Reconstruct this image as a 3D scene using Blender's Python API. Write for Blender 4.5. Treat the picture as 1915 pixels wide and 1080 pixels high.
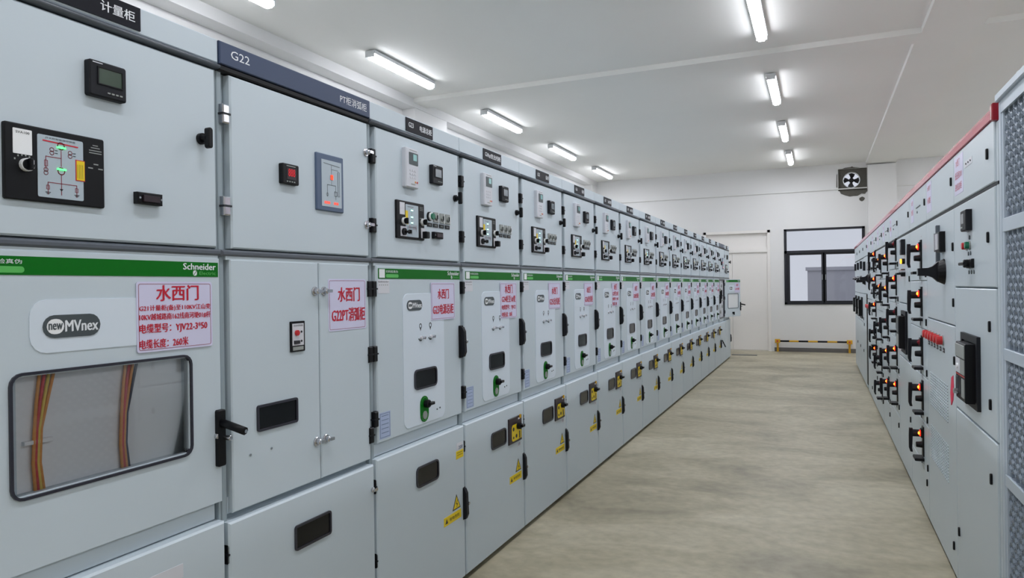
import bpy, math, random
from mathutils import Vector, Matrix
SC = bpy.context.scene
COL = SC.collection
for o in list(bpy.data.objects): bpy.data.objects.remove(o)
random.seed(7)
PI = math.pi
# ------------------------------------------------------------------ camera
EYE = 1.527; YAW = .4125; PITCH = -.0025; ROLL = -.0133; FPX = 1310.66
LX = -1.7105       # front plane of the left row
RX = .6211         # front plane of the right row
YB = 16.92         # back wall
ZC = 4.125         # ceiling
F = Vector((-math.sin(YAW)*math.cos(PITCH), math.cos(YAW)*math.cos(PITCH), math.sin(PITCH)))
R0 = Vector((math.cos(YAW), math.sin(YAW), 0)); U0 = R0.cross(F)
Rv = math.cos(ROLL)*R0 + math.sin(ROLL)*U0; Uv = -math.sin(ROLL)*R0 + math.cos(ROLL)*U0
cam = bpy.data.objects.new('camera', bpy.data.cameras.new('camera')); COL.objects.link(cam)
cam.data.sensor_width = 36; cam.data.lens = FPX/1915*36; cam.data.clip_start = .02
cam.matrix_world = Matrix(((Rv.x, Uv.x, -F.x, 0), (Rv.y, Uv.y, -F.y, 0), (Rv.z, Uv.z, -F.z, EYE), (0, 0, 0, 1)))
SC.camera = cam
# ------------------------------------------------------------------ world, exposure
w = bpy.data.worlds.new('overcast_sky'); SC.world = w; w.use_nodes = True
w.node_tree.nodes['Background'].inputs[0].default_value = (.80, .84, .95, 1)
w.node_tree.nodes['Background'].inputs[1].default_value = .78
SC.view_settings.view_transform = 'Standard'; SC.view_settings.look = 'None'
SC.view_settings.gamma = 1; SC.view_settings.use_curve_mapping = False
SC.view_settings.exposure = 0.0
SC.cycles.use_denoising = True
SC.cycles.max_bounces = 10; SC.cycles.diffuse_bounces = 6
LAMP_STRENGTH = 98.0

# ------------------------------------------------------------------ materials
def lin(c):
    return tuple(((v/255)/12.92 if v/255 <= .04045 else ((v/255+.055)/1.055)**2.4) for v in c) + (1,)
MATS = {}
def mat(name, rgb, rough=.5, metal=0, emit=None, es=0, noise=0, nscale=8, bump=0, spec=None, coat=0):
    m = bpy.data.materials.new(name); m.use_nodes = True; nt = m.node_tree; b = nt.nodes['Principled BSDF']
    b.inputs['Base Color'].default_value = lin(rgb); b.inputs['Roughness'].default_value = rough; b.inputs['Metallic'].default_value = metal
    if spec is not None: b.inputs['Specular IOR Level'].default_value = spec
    if coat: b.inputs['Coat Weight'].default_value = coat
    if emit: b.inputs['Emission Color'].default_value = lin(emit); b.inputs['Emission Strength'].default_value = es
    if noise or bump:
        tc = nt.nodes.new('ShaderNodeTexCoord'); n = nt.nodes.new('ShaderNodeTexNoise')
        n.inputs['Scale'].default_value = nscale; n.inputs['Detail'].default_value = 5
        nt.links.new(tc.outputs['Object'], n.inputs['Vector'])
        if noise:
            mx = nt.nodes.new('ShaderNodeMix'); mx.data_type = 'RGBA'; mx.blend_type = 'MIX'
            c = lin(rgb); mx.inputs[6].default_value = tuple(v*(1-noise) for v in c[:3])+(1,); mx.inputs[7].default_value = tuple(min(1, v*(1+noise)) for v in c[:3])+(1,)
            nt.links.new(n.outputs['Fac'], mx.inputs[0]); nt.links.new(mx.outputs[2], b.inputs['Base Color'])
        if bump:
            bp = nt.nodes.new('ShaderNodeBump'); bp.inputs['Strength'].default_value = bump; bp.inputs['Distance'].default_value = .01
            nt.links.new(n.outputs['Fac'], bp.inputs['Height']); nt.links.new(bp.outputs[0], b.inputs['Normal'])
    MATS[name] = m; return m
mat('paint', (196, 208, 216), .42, noise=.02, nscale=2.5)
mat('paint_light', (214, 225, 236), .4)
mat('paint_frame', (150, 163, 170), .5)
mat('paint_right', (196, 207, 214), .36, noise=.02, nscale=2.5)
mat('lip', (88, 94, 102), .35)
mat('gap', (38, 42, 46), .7)
mat('black', (12, 13, 17), .45, spec=.25)
mat('black_soft', (24, 26, 32), .5, spec=.25)
mat('plate_black', (14, 16, 26), .5, spec=.2)
mat('blue_band', (50, 66, 96), .4)
mat('green', (0, 106, 18), .45, spec=.2)
mat('green_light', (90, 185, 90), .4)
mat('white', (238, 240, 242), .4)
mat('off_white', (212, 213, 220), .4)
mat('sticker', (212, 210, 236), .35)
mat('red_ink', (196, 18, 48), .5)
mat('dark_ink', (40, 40, 45), .5)
mat('white_ink', (232, 236, 240), .5)
mat('maroon', (140, 20, 45), .5)
mat('yellow', (235, 205, 20), .45)
mat('grey_panel', (176, 190, 200), .35)
mat('relay_body', (205, 208, 216), .4)
mat('relay_dark', (35, 55, 60), .3)
mat('lcd', (120, 165, 165), .2, emit=(120, 175, 175), es=.25)
mat('lcd_dark', (62, 78, 66), .15)
mat('lcd_grey', (110, 120, 128), .15)
mat('chrome', (200, 200, 205), .2, metal=1)
mat('steel', (170, 175, 180), .3, metal=.9)
mat('glass_dark', (16, 18, 21), .12, spec=.3)
mat('window_rim', (45, 45, 55), .35)
mat('led_green', (90, 255, 120), .4, emit=(70, 255, 110), es=3)
mat('led_cyan', (190, 255, 240), .4, emit=(170, 255, 235), es=3)
mat('led_red', (255, 60, 40), .4, emit=(255, 70, 30), es=1.2)
mat('led_digit', (150, 10, 20), .4, emit=(200, 10, 30), es=.6)
mat('lamp_red_hot', (255, 40, 20), .3, emit=(255, 30, 10), es=1.6)
mat('lamp_red_core', (255, 140, 60), .3, emit=(255, 135, 40), es=4.5)
mat('lamp_red_off', (120, 20, 35), .25)
mat('button_red', (195, 35, 40), .35)
mat('button_green', (20, 110, 80), .35)
mat('mimic_blue', (78, 96, 124), .4)
mat('lamp_grey', (150, 155, 152), .4)
mat('lock_paint', (40, 26, 34), .4)
mat('slate', (72, 80, 84), .4)
mat('duct_red', (222, 98, 118), .2, coat=.4)
mat('duct_end', (150, 10, 32), .3)
mat('wall_paint', (226, 226, 226), .75, noise=.02, nscale=1.2, bump=.05)
mat('ceil_paint', (240, 240, 237), .8, noise=.03, nscale=.8)
mat('door_white', (236, 233, 230), .5)
mat('win_frame', (22, 24, 34), .4)
mat('mortar', (92, 90, 84), .95, noise=.25, nscale=30, bump=.6)
mat('fan_black', (18, 16, 20), .6)
mat('base_grey', (108, 106, 104), .7, noise=.12, nscale=10)
mat('bar_yellow', (215, 165, 30), .5)
mat('lamp_shell', (225, 228, 230), .5)
mat('lamp_glow', (255, 255, 255), .5, emit=(246, 248, 255), es=LAMP_STRENGTH)
mat('lamp_side', (255, 255, 255), .5, emit=(246, 248, 255), es=14.0)
mat('conduit', (222, 222, 220), .5)
mat('out_wall', (200, 200, 208), .8, noise=.05, nscale=1)
mat('out_ground', (150, 150, 150), .9)
mat('wire_or', (220, 150, 70), .5); mat('wire_red', (205, 70, 70), .5); mat('wire_blk', (40, 35, 60), .5); mat('wire_yel', (225, 200, 90), .5)
mat('ribbon', (225, 45, 85), .6)
mat('mesh_back', (206, 216, 226), .5)
mat('mesh_paint', (186, 198, 210), .4)
mat('mesh_strand', (132, 143, 156), .45)
mat('blue_label', (170, 185, 215), .5)
mat('amber', (250, 170, 40), .4, emit=(255, 150, 30), es=4)

def floor_mat():
    m = bpy.data.materials.new('floor_concrete'); m.use_nodes = True; nt = m.node_tree; b = nt.nodes['Principled BSDF']
    tc = nt.nodes.new('ShaderNodeTexCoord')
    n1 = nt.nodes.new('ShaderNodeTexNoise'); n1.inputs['Scale'].default_value = .9; n1.inputs['Detail'].default_value = 6; n1.inputs['Roughness'].default_value = .6; n1.inputs['Distortion'].default_value = .8
    mp = nt.nodes.new('ShaderNodeMapping'); mp.inputs['Scale'].default_value = (1, 1.6, 1)
    nt.links.new(tc.outputs['Object'], mp.inputs['Vector']); nt.links.new(mp.outputs[0], n1.inputs['Vector'])
    cr = nt.nodes.new('ShaderNodeValToRGB'); cr.color_ramp.elements[0].position = .3; cr.color_ramp.elements[1].position = .72
    cr.color_ramp.elements[0].color = lin((138, 131, 110)); cr.color_ramp.elements[1].color = lin((194, 187, 165))
    e = cr.color_ramp.elements.new(.5); e.color = lin((170, 162, 138))
    nt.links.new(n1.outputs['Fac'], cr.inputs[0])
    n2 = nt.nodes.new('ShaderNodeTexNoise'); n2.inputs['Scale'].default_value = 14; n2.inputs['Detail'].default_value = 8
    nt.links.new(tc.outputs['Object'], n2.inputs['Vector'])
    mx = nt.nodes.new('ShaderNodeMix'); mx.data_type = 'RGBA'; mx.blend_type = 'OVERLAY'; mx.inputs[0].default_value = .3
    nt.links.new(cr.outputs[0], mx.inputs[6]); nt.links.new(n2.outputs['Fac'], mx.inputs[7]); nt.links.new(mx.outputs[2], b.inputs['Base Color'])
    mr = nt.nodes.new('ShaderNodeMapRange'); mr.inputs[3].default_value = .38; mr.inputs[4].default_value = .62
    nt.links.new(n1.outputs['Fac'], mr.inputs[0]); nt.links.new(mr.outputs[0], b.inputs['Roughness'])
    bp = nt.nodes.new('ShaderNodeBump'); bp.inputs['Strength'].default_value = .12; bp.inputs['Distance'].default_value = .01
    nt.links.new(n2.outputs['Fac'], bp.inputs['Height']); nt.links.new(bp.outputs[0], b.inputs['Normal'])
    MATS['floor'] = m
floor_mat()
def glass_mat():
    m = bpy.data.materials.new('clear_glass'); m.use_nodes = True; nt = m.node_tree; nt.nodes.clear()
    o = nt.nodes.new('ShaderNodeOutputMaterial'); t = nt.nodes.new('ShaderNodeBsdfTransparent'); t.inputs[0].default_value = (.97, .975, .98, 1)
    g = nt.nodes.new('ShaderNodeBsdfGlossy'); g.inputs['Roughness'].default_value = .03; fr = nt.nodes.new('ShaderNodeFresnel')
    x = nt.nodes.new('ShaderNodeMixShader'); nt.links.new(fr.outputs[0], x.inputs[0]); nt.links.new(t.outputs[0], x.inputs[1]); nt.links.new(g.outputs[0], x.inputs[2])
    nt.links.new(x.outputs[0], o.inputs[0]); MATS['glass'] = m
glass_mat()

# ------------------------------------------------------------------ mesh builder
# local frame of anything built on a panel: u to the viewer's right, w up, d out of the panel towards the viewer
TXT = {}
def glyphs(s, bold):
    bold = 0; k = (s, bold)
    if k in TXT: return TXT[k]
    c = bpy.data.curves.new('t', 'FONT'); c.body = s; c.resolution_u = 2; c.offset = bold
    o = bpy.data.objects.new('t', c); COL.objects.link(o)
    bpy.context.view_layer.update()
    me = bpy.data.meshes.new_from_object(o.evaluated_get(bpy.context.evaluated_depsgraph_get()))
    vs = [(v.co.x, v.co.y) for v in me.vertices]; fs = [tuple(p.vertices) for p in me.polygons]
    bpy.data.objects.remove(o); bpy.data.curves.remove(c); bpy.data.meshes.remove(me)
    x0 = min(v[0] for v in vs); x1 = max(v[0] for v in vs); y0 = min(v[1] for v in vs); y1 = max(v[1] for v in vs)
    TXT[k] = ([((x-x0)/(x1-x0), (y-y0)/(y1-y0)) for x, y in vs], fs); return TXT[k]
def rr(u0, u1, w0, w1, r, n=4):
    r = min(r, (u1-u0)/2-1e-5, (w1-w0)/2-1e-5)
    if r <= 1e-5: return [(u0, w0), (u1, w0), (u1, w1), (u0, w1)]
    P = []
    for cx, cy, a in ((u1-r, w0+r, -90), (u1-r, w1-r, 0), (u0+r, w1-r, 90), (u0+r, w0+r, 180)):
        for i in range(n+1):
            t = math.radians(a+90*i/n); P.append((cx+r*math.cos(t), cy+r*math.sin(t)))
    return P
class M:
    def __init__(s): s.v = []; s.f = []; s.m = []; s.sm = []; s.names = []
    def mi(s, m):
        if m not in s.names: s.names.append(m)
        return s.names.index(m)
    def face(s, idx, m, smooth=False): s.f.append(tuple(idx)); s.m.append(s.mi(m)); s.sm.append(smooth)
    def pts(s, P):
        b = len(s.v); s.v += [(u, -d, w) for u, w, d in P]; return list(range(b, b+len(P)))
    def loft(s, rings, m, cap0=True, cap1=True, capm=None, smooth=False):
        ids = [s.pts(r) for r in rings]
        for a, b in zip(ids, ids[1:]):
            n = len(a)
            for i in range(n): s.face((a[i], a[(i+1) % n], b[(i+1) % n], b[i]), m, smooth)
        if cap0: s.face(ids[0][::-1], m)
        if cap1: s.face(ids[-1], capm or m)
    def box(s, u0, u1, w0, w1, d0, d1, m, bev=0, rc=0, front=None, n=4, smooth=False):
        o = rr(u0, u1, w0, w1, rc, n)
        rings = [[(u, w, d0) for u, w in o]]
        if bev:
            i = rr(u0+bev, u1-bev, w0+bev, w1-bev, max(rc-bev, 0), n)
            if len(i) != len(o):
                o = rr(u0, u1, w0, w1, bev*1.01, n); i = rr(u0+bev, u1-bev, w0+bev, w1-bev, bev*.3, n); rings = [[(u, w, d0) for u, w in o]]
            rings += [[(u, w, d1-bev) for u, w in o], [(u, w, d1) for u, w in i]]
        else: rings += [[(u, w, d1) for u, w in o]]
        s.loft(rings, m, capm=front)
    def rim(s, u0, u1, w0, w1, t, d0, d1, m, rc=0, inner_d=None):
        o = rr(u0, u1, w0, w1, rc); i = rr(u0+t, u1-t, w0+t, w1-t, max(rc-t, 1e-3) if rc else 0)
        e = inner_d if inner_d is not None else d0
        R = [s.pts([(u, w, d) for u, w in q]) for q, d in ((o, d0), (o, d1), (i, d1), (i, e))]
        for a, b in zip(R, R[1:]):
            for k in range(len(a)): s.face((a[k], a[(k+1) % len(a)], b[(k+1) % len(a)], b[k]), m)
    def cyl(s, u, w, d0, d1, r, m, r1=None, n=16, front=None, bev=0):
        r1 = r if r1 is None else r1
        rg = lambda R, d: [(u+R*math.cos(2*PI*i/n), w+R*math.sin(2*PI*i/n), d) for i in range(n)]
        rings = [rg(r, d0)]
        if bev: rings += [rg(r1, d1-bev), rg(r1-bev, d1)]
        else: rings += [rg(r1, d1)]
        s.loft(rings, m, capm=front)
    def dome(s, u, w, d0, r, h, m, n=14, k=4):
        s.loft([[(u+r*math.cos(t*PI/2/k)*math.cos(2*PI*i/n), w+r*math.cos(t*PI/2/k)*math.sin(2*PI*i/n), d0+h*math.sin(t*PI/2/k)) for i in range(n)] for t in range(k)] +
               [[(u+.001*math.cos(2*PI*i/n), w+.001*math.sin(2*PI*i/n), d0+h) for i in range(n)]], m, smooth=True)
    def tube(s, P, r, m, n=8):
        P = [Vector(p) for p in P]; rings = []
        for i, p in enumerate(P):
            t = (P[min(i+1, len(P)-1)]-P[max(i-1, 0)]).normalized()
            a = t.cross(Vector((0, 0, 1)) if abs(t.z) < .9 else Vector((1, 0, 0))).normalized(); b = t.cross(a)
            rings.append([tuple(p+a*r*math.cos(2*PI*k/n)+b*r*math.sin(2*PI*k/n)) for k in range(n)])
        s.loft(rings, m, smooth=True)
    def poly(s, P, d0, d1, m, front=None): s.loft([[(u, w, d0) for u, w in P], [(u, w, d1) for u, w in P]], m, capm=front)
    def line(s, P, t, d, m):
        for (a, b), (c, e) in zip(P, P[1:]):
            dx, dy = c-a, e-b; L = math.hypot(dx, dy) or 1; nx, ny = -dy/L*t/2, dx/L*t/2; ex, ey = dx/L*t/2, dy/L*t/2
            s.face(s.pts([(a+nx-ex, b+ny-ey, d), (a-nx-ex, b-ny-ey, d), (c-nx+ex, e-ny+ey, d), (c+nx+ex, e+ny+ey, d)]), m)
    def ringline(s, u, w, r, t, d, m, n=12, a0=0, a1=360):
        s.line([(u+r*math.cos(math.radians(a0+(a1-a0)*i/n)), w+r*math.sin(math.radians(a0+(a1-a0)*i/n))) for i in range(n+1)], t, d, m)
    def text(s, t, u0, u1, w0, w1, d, m, bold=.01):
        vs, fs = glyphs(t, bold); h = (w1-w0)*bold*1.6
        for sh in ((-h, h) if bold else (0,)):
            b = s.pts([(u0+x*(u1-u0)+sh, w0+y*(w1-w0)+sh*.4, d+(.00025 if sh > 0 else 0)) for x, y in vs])[0]
            for f in fs: s.face([b+i for i in f], m)
    def mesh(s, name):
        me = bpy.data.meshes.new(name); me.from_pydata(s.v, [], s.f)
        for n in s.names: me.materials.append(MATS[n])
        me.polygons.foreach_set('material_index', s.m); me.polygons.foreach_set('use_smooth', s.sm); me.update(); return me
    def obj(s, name, parent=None, label=None):
        o = bpy.data.objects.new(name, s.mesh(name)); COL.objects.link(o)
        if parent: o.parent = parent
        if label: o['label'] = label
        return o
def thing(name, label, cat, loc=(0, 0, 0), rz=0, group=None):
    o = bpy.data.objects.new(name, None); COL.objects.link(o); o.location = loc; o.rotation_euler = (0, 0, rz); o.empty_display_size = .1
    return tag(o, label, cat, group)
def tag(o, label, cat, group=None):
    o['label'] = label; o['category'] = cat
    if group: o['group'] = group
    return o
def struct(o): o['kind'] = 'structure'; return o
def add(name, parent, fn, label=None):
    m = M(); fn(m); return m.obj(name, parent, label)
def wbox(m, x0, x1, y0, y1, z0, z1, mt): m.box(x0, x1, z0, z1, -y1, -y0, mt)   # world-axis box in the builder's frame

# ------------------------------------------------------------------ the room
XL, XR, YN = -5.05, 4.75, -4.2
def room():
    m = M(); wbox(m, XL-.4, XR+.2, YN-.2, YB+.25, -.1, 0, 'floor'); struct(m.obj('floor'))
    m = M(); wbox(m, XL-.4, XR+.2, YN-.2, YB+.25, ZC, ZC+.15, 'ceil_paint'); struct(m.obj('ceiling'))
    m = M()                                            # left wall recessed between pilasters
    wbox(m, XL-.4, XL-.2, YN-.2, YB+.25, 0, ZC, 'wall_paint')
    struct(m.obj('wall_left'))
    for i, y in enumerate((-.2, 8.3, 16.5)):
        m = M(); wbox(m, XL-.2, XL, y, min(y+.9, YB), 0, ZC-.12, 'wall_paint'); struct(m.obj('trim_%d' % (i+1)))
    m = M(); wbox(m, XL-.2, XL+.01, YN, YB, ZC-.12, ZC, 'wall_paint'); struct(m.obj('trim_4'))
    m = M(); wbox(m, XR, XR+.2, YN-.2, YB+.25, 0, ZC, 'wall_paint'); struct(m.obj('wall_right'))
    m = M(); wbox(m, XL-.2, XR, YN-.2, YN, 0, ZC, 'wall_paint'); struct(m.obj('wall_near'))
    # back wall with openings for door, window and fan
    m = M(); holes = [(-2.47, -1.0, 0, 2.75), (-.705, .925, 1.057, 2.745), (.415, .984, 3.53, 4.01)]
    xs = sorted({XL-.2, XR} | {h[0] for h in holes} | {h[1] for h in holes}); zs = sorted({0, ZC} | {h[2] for h in holes} | {h[3] for h in holes})
    for a, b in zip(xs, xs[1:]):
        for c, d in zip(zs, zs[1:]):
            if not any(h[0] < (a+b)/2 < h[1] and h[2] < (c+d)/2 < h[3] for h in holes): wbox(m, a, b, YB, YB+.2, c, d, 'wall_paint')
    struct(m.obj('wall_back'))
    # shallow beams
    m = M(); wbox(m, XL+.01, XR, 8.25, 8.6, ZC-.06, ZC, 'ceil_paint'); struct(m.obj('trim_5'))
    m = M(); wbox(m, XL+.01, XR, -.25, .1, ZC-.09, ZC, 'ceil_paint'); struct(m.obj('trim_6'))
    m = M(); wbox(m, .96, 1.53, 8.6, YB, ZC-.06, ZC, 'ceil_paint'); wbox(m, .99, 1.53, .1, 8.25, ZC-.06, ZC, 'ceil_paint'); struct(m.obj('trim_7'))
    m = M(); wbox(m, .99, 1.53, YB-.14, YB, 0, ZC-.09, 'wall_paint'); struct(m.obj('trim_8'))
    m = M(); wbox(m, -.93, .95, YB-.02, YB, 0, .09, 'base_grey'); struct(m.obj('baseboard_back'))
room()
# double door
def back_door():
    t = bpy.data.objects.new('door_1', None); COL.objects.link(t); t.location = (-1.735, YB, 0); struct(t)
    m = M(); x0, x1 = -.735, .735
    m.box(x0, x0+.06, 0, 2.75, -.12, .02, 'door_white'); m.box(x1-.06, x1, 0, 2.75, -.12, .02, 'door_white')
    m.box(x0, x1, 2.69, 2.75, -.12, .02, 'door_white'); m.box(x0+.06, x1-.06, 2.25, 2.33, -.12, .015, 'door_white'); m.obj('door_frame', t)
    m = M(); m.box(x0+.06, x1-.06, 2.33, 2.69, -.1, -.06, 'door_white'); m.obj('transom_panel', t)
    for a, b in ((x0+.062, -.098), (-.094, x1-.062)):
        m = M(); m.box(a, b, .02, 2.248, -.07, -.02, 'door_white', bev=.003); m.obj('door_leaf', t)
back_door()
def back_window():
    t = bpy.data.objects.new('window_1', None); COL.objects.link(t); t.location = (.11, YB, 0); struct(t)
    x0, x1, z0, z1 = -.815, .815, 1.057, 2.745; m = M()
    f = 'win_frame'; m.box(x0, x0+.055, z0, z1, -.08, .02, f); m.box(x1-.055, x1, z0, z1, -.08, .02, f)
    m.box(x0, x1, z0, z0+.05, -.08, .02, f); m.box(x0, x1, z1-.045, z1, -.08, .02, f); m.box(x0, x1, 2.2, 2.26, -.08, .02, f); m.obj('window_frame', t)
    for a, b in ((x0+.055, .012), (-.012, x1-.055)):
        m = M(); t2 = .062; z2, z3 = z0+.05, 2.2; dd = (-.06, -.02)
        m.box(a, a+(t2 if a < -.5 or 1 else t2), z2, z3, *dd, f); m.box(b-t2, b, z2, z3, *dd, f); m.box(a+t2, b-t2, z2, z2+.03, *dd, f); m.box(a+t2, b-t2, z3-.04, z3, *dd, f)
        o = m.obj('window_sash', t)
        m = M(); m.box(a+t2, b-t2, z2+.03, z3-.04, -.043, -.038, 'glass'); m.obj('window_pane', o)
    m = M(); m.box(x0+.055, x1-.055, 2.26, z1-.045, -.043, -.038, 'glass'); m.obj('window_pane', t)
    m = M()
    for u in (-.035, .035): m.box(u-.008, u+.008, 1.6, 1.72, -.02, .0, 'steel', bev=.003)
    m.obj('window_latch', t)
back_window()
# outside
def outside():
    m = M(); wbox(m, -14, 16, YB+.25, 45, -.3, -.1, 'out_ground'); struct(m.obj('exterior_ground'))
    t = thing('boundary_wall', 'low grey wall outside, seen through the lower window panes', 'wall', (1.2, 22.5, -.1))
    m = M(); m.box(-1.5, 8, 0, 2.0, -.25, 0, 'out_wall'); m.box(-1.55, 8.05, 2.0, 2.1, -.3, .05, 'out_wall'); m.obj('wall_body', t)
outside()
# exhaust fan in its rough opening
def exhaust_fan():
    m = M(); random.seed(3)                       # raw mortar patch round the hole
    top = []
    P = [(.44, 3.53), (.47, 3.47), (.55, 3.43), (.64, 3.405), (.72, 3.40), (.80, 3.41), (.86, 3.45), (.93, 3.44), (.98, 3.50), (.984, 3.53)]
    P = P[:1] + [(x+random.uniform(-.01, .01), z+random.uniform(-.008, .008)) for x, z in P[1:-1]] + P[-1:]
    m.poly(P, -YB, -YB+.012, 'mortar')
    P = [(.88+.055*math.cos(a*PI/6)*random.uniform(.8, 1.1), 3.335+.05*math.sin(a*PI/6)*random.uniform(.8, 1.1)) for a in range(12)]
    m.poly(P, -YB, -YB+.01, 'mortar')
    P = [(.38, 3.62), (.40, 3.60), (.413, 3.62), (.413, 3.9), (.40, 3.92), (.385, 3.88)]; m.poly(P, -YB, -YB+.01, 'mortar')
    P = [(.50, 4.012), (.55, 4.03), (.66, 4.035), (.69, 4.05), (.72, 4.03), (.80, 4.02), (.84, 4.012)]; m.poly(P, -YB, -YB+.01, 'mortar')
    o = m.obj('mortar_patch'); tag(o, 'rough dark mortar patch around and below the wall fan opening', 'mortar patch')
    t = thing('exhaust_fan', 'black four-bladed exhaust fan set high in the end wall', 'fan', (.70, YB, 3.77))
    m = M(); u0, u1, w0, w1, r, n = -.283, .282, -.238, .238, .172, 32
    out = []
    for i in range(n):
        a = 2*PI*i/n; c, s_ = math.cos(a), math.sin(a); k = min((u1 if c > 0 else -u0)/max(abs(c), 1e-6), (w1 if s_ > 0 else -w0)/max(abs(s_), 1e-6)); out.append((c*k, s_*k))
    # nudge nearest samples onto the corners so the plate stays square
    for cu, cw in ((u0, w0), (u1, w0), (u1, w1), (u0, w1)):
        j = min(range(n), key=lambda i: (out[i][0]-cu)**2+(out[i][1]-cw)**2); out[j] = (cu, cw)
    cx, cw = -.02, -.01
    inn = [(cx+r*math.cos(2*PI*i/n), cw+r*math.sin(2*PI*i/n)) for i in range(n)]
    R = [m.pts([(u, w, d) for u, w in q]) for q, d in ((out, -.16), (out, -.05), (inn, -.05), (inn, -.16))]
    for a, b in zip(R, R[1:]+R[:1]):
        for k in range(n): m.face((a[k], a[(k+1) % n], b[(k+1) % n], b[k]), 'mortar')
    m.obj('fan_plate', t)
    m = M(); R = []
    for rr_, d in ((r, -.05), (r, -.03), (r-.012, -.03), (r-.012, -.12)): R.append(m.pts([(cx+rr_*math.cos(2*PI*i/n), cw+rr_*math.sin(2*PI*i/n), d) for i in range(n)]))
    for a, b in zip(R, R[1:]):
        for k in range(n): m.face((a[k], a[(k+1) % n], b[(k+1) % n], b[k]), 'lamp_shell', True)
    m.obj('fan_ring', t)
    m = M(); m.cyl(cx, cw, -.13, -.055, .05, 'fan_black', bev=.01); h = m.obj('fan_hub', t)
    for k in range(4):
        m = M(); a = math.radians(90*k+88); P = []
        for rad, ang in ((.045, -22), (.10, -30), (.152, -27), (.158, 0), (.150, 24), (.10, 20), (.045, 22)):
            P.append((cx+rad*math.cos(a+math.radians(ang)), cw+rad*math.sin(a+math.radians(ang)), -.095+ang*.0008))
        m.loft([[(u, w, d-.004) for u, w, d in P], P], 'fan_black'); m.obj('fan_blade', t)
    t = thing('cable_trunking', 'thin white cable trunking run along the end wall under the fan', 'trunking', (0, YB, 0))
    m = M(); m.box(XL+.02, .986, 3.56, 3.582, .013, .03, 'conduit', bev=.002); m.obj('horizontal_run', t)
    m = M(); m.box(.40, .416, 3.582, 3.97, .013, .03, 'conduit', bev=.002); m.obj('vertical_run', t)
    t = thing('cable_trunking', 'thin white trunking on the end wall right of the corner column', 'trunking', (0, YB, 0))
    m = M(); m.box(1.535, 4.7, 3.56, 3.582, .002, .02, 'conduit', bev=.002); m.obj('horizontal_run', t)
exhaust_fan()
# barrier bar at the foot of the end wall
def barrier():
    t = thing('barrier_bar', 'yellow and black striped bar low across the end wall', 'barrier', (-.13, YB-.12, 0))
    m = M(); n = 7; a, b = -.68, .68
    for i in range(n):
        x0 = a+(b-a)*i/n; x1 = a+(b-a)*(i+1)/n
        m.tube([(x0, .242, 0), (x1, .242, 0)], .02, 'black' if i % 2 == 0 else 'bar_yellow', n=12)
    m.obj('striped_pole', t)
    for s in (-1, 1):
        m = M(); u = s*.73
        m.box(u-.055, u+.055, .20, .285, -.04, .035, 'bar_yellow', bev=.008); m.box(u-.02*1, u+.02, 0, .2, -.1, -.06, 'bar_yellow') ; m.box(u-.02, u+.02, .16, .2, -.1, .0, 'bar_yellow')
        m.cyl(u, .242, .035, .045, .02, 'wire_red'); m.obj('end_bracket', t)
    o = add('floor_channel', None, lambda m: m.box(-.26, .26, 0, .012, -.035, .035, 'lip')); o.location = (-1.48, 15.8, 0)
    tag(o, 'dark metal threshold strip lying on the floor before the white door', 'floor strip')
barrier()

# ------------------------------------------------------------------ ceiling lamps
def lamp_meshes():
    L, W, H = 1.3, .115, .075
    P = [(-W/2+.004, -.02), (-W/2+.004, -.032), (-W/2+.025, -H), (W/2-.025, -H), (W/2-.004, -.032), (W/2-.004, -.02)]
    m = M()
    m.loft([[(u*k, w, d) for u, w in P] for k, d in ((.85, -L/2), (1, -L/2+.03), (1, L/2-.03), (.85, L/2))], 'lamp_side')
    m.m = [m.mi('lamp_glow') if len(f) == 4 and all(abs(m.v[i][2]+H) < 1e-4 for i in f) else k for f, k in zip(m.f, m.m)]
    g = m.mesh('lamp_diffuser')
    m = M(); m.box(-W/2-.001, W/2+.001, -.024, .014, -L/2-.003, L/2+.003, 'lamp_shell'); m.box(-.02, .02, .014, .024, -L*.32, -L*.28, 'lamp_shell'); m.box(-.02, .02, .014, .024, L*.28, L*.32, 'lamp_shell')
    s = m.mesh('lamp_housing')
    m = M(); m.box(-W/2+.005, W/2-.005, -H+.012, 0, L/2, L/2+.02, 'lamp_shell'); m.box(-W/2+.005, W/2-.005, -H+.012, 0, -L/2-.02, -L/2, 'lamp_shell')
    return g, s, m.mesh('end_cap')
def lamps():
    g, s, e = lamp_meshes()
    rows = ((-4.43, 'left-hand', 'ceiling lamp line over the rear of the green-banded row'), (-.51, 'aisle', 'ceiling lamp line over the aisle'), (3.45, 'far side', 'unseen ceiling lamp line added behind the right row'))  # third row and the lamps not in view are added to light the room
    ORDL = ['first', 'second', 'third', 'fourth', 'fifth', 'sixth', 'seventh']
    for ri, (x, nm, grp) in enumerate(rows):
        for k, y in enumerate((-1.4, 1.4, 4.2, 7.02, 9.85, 12.62, 15.3)):
            if ri == 0: lab = 'lit white batten lamp over the green-banded row, ' + ({2: 'cut by the top edge', 3: 'largest one fully in view', 4: 'next beyond the largest', 5: 'second from the far end', 6: 'farthest and smallest'}.get(k, ('not in view, %s from the near wall' % ORDL[k])))
            elif ri == 1: lab = 'lit white batten lamp above the aisle, ' + ({3: 'large one cut by the top edge', 4: 'next beyond the one at the top edge', 5: 'second from the far wall', 6: 'smallest, nearest the far wall'}.get(k, ('not in view, %s from the near wall' % ORDL[k])))
            else: lab = 'lit white batten lamp added out of view beyond the right row, %s from the near wall' % ORDL[k]
            t = thing('ceiling_lamp', lab, 'lamp', (x, y, ZC-.024), 0, grp)
            for nme, me in (('lamp_diffuser', g), ('lamp_housing', s), ('lamp_end_caps', e)):
                o = bpy.data.objects.new(nme, me); COL.objects.link(o); o.parent = t
lamps()

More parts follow.
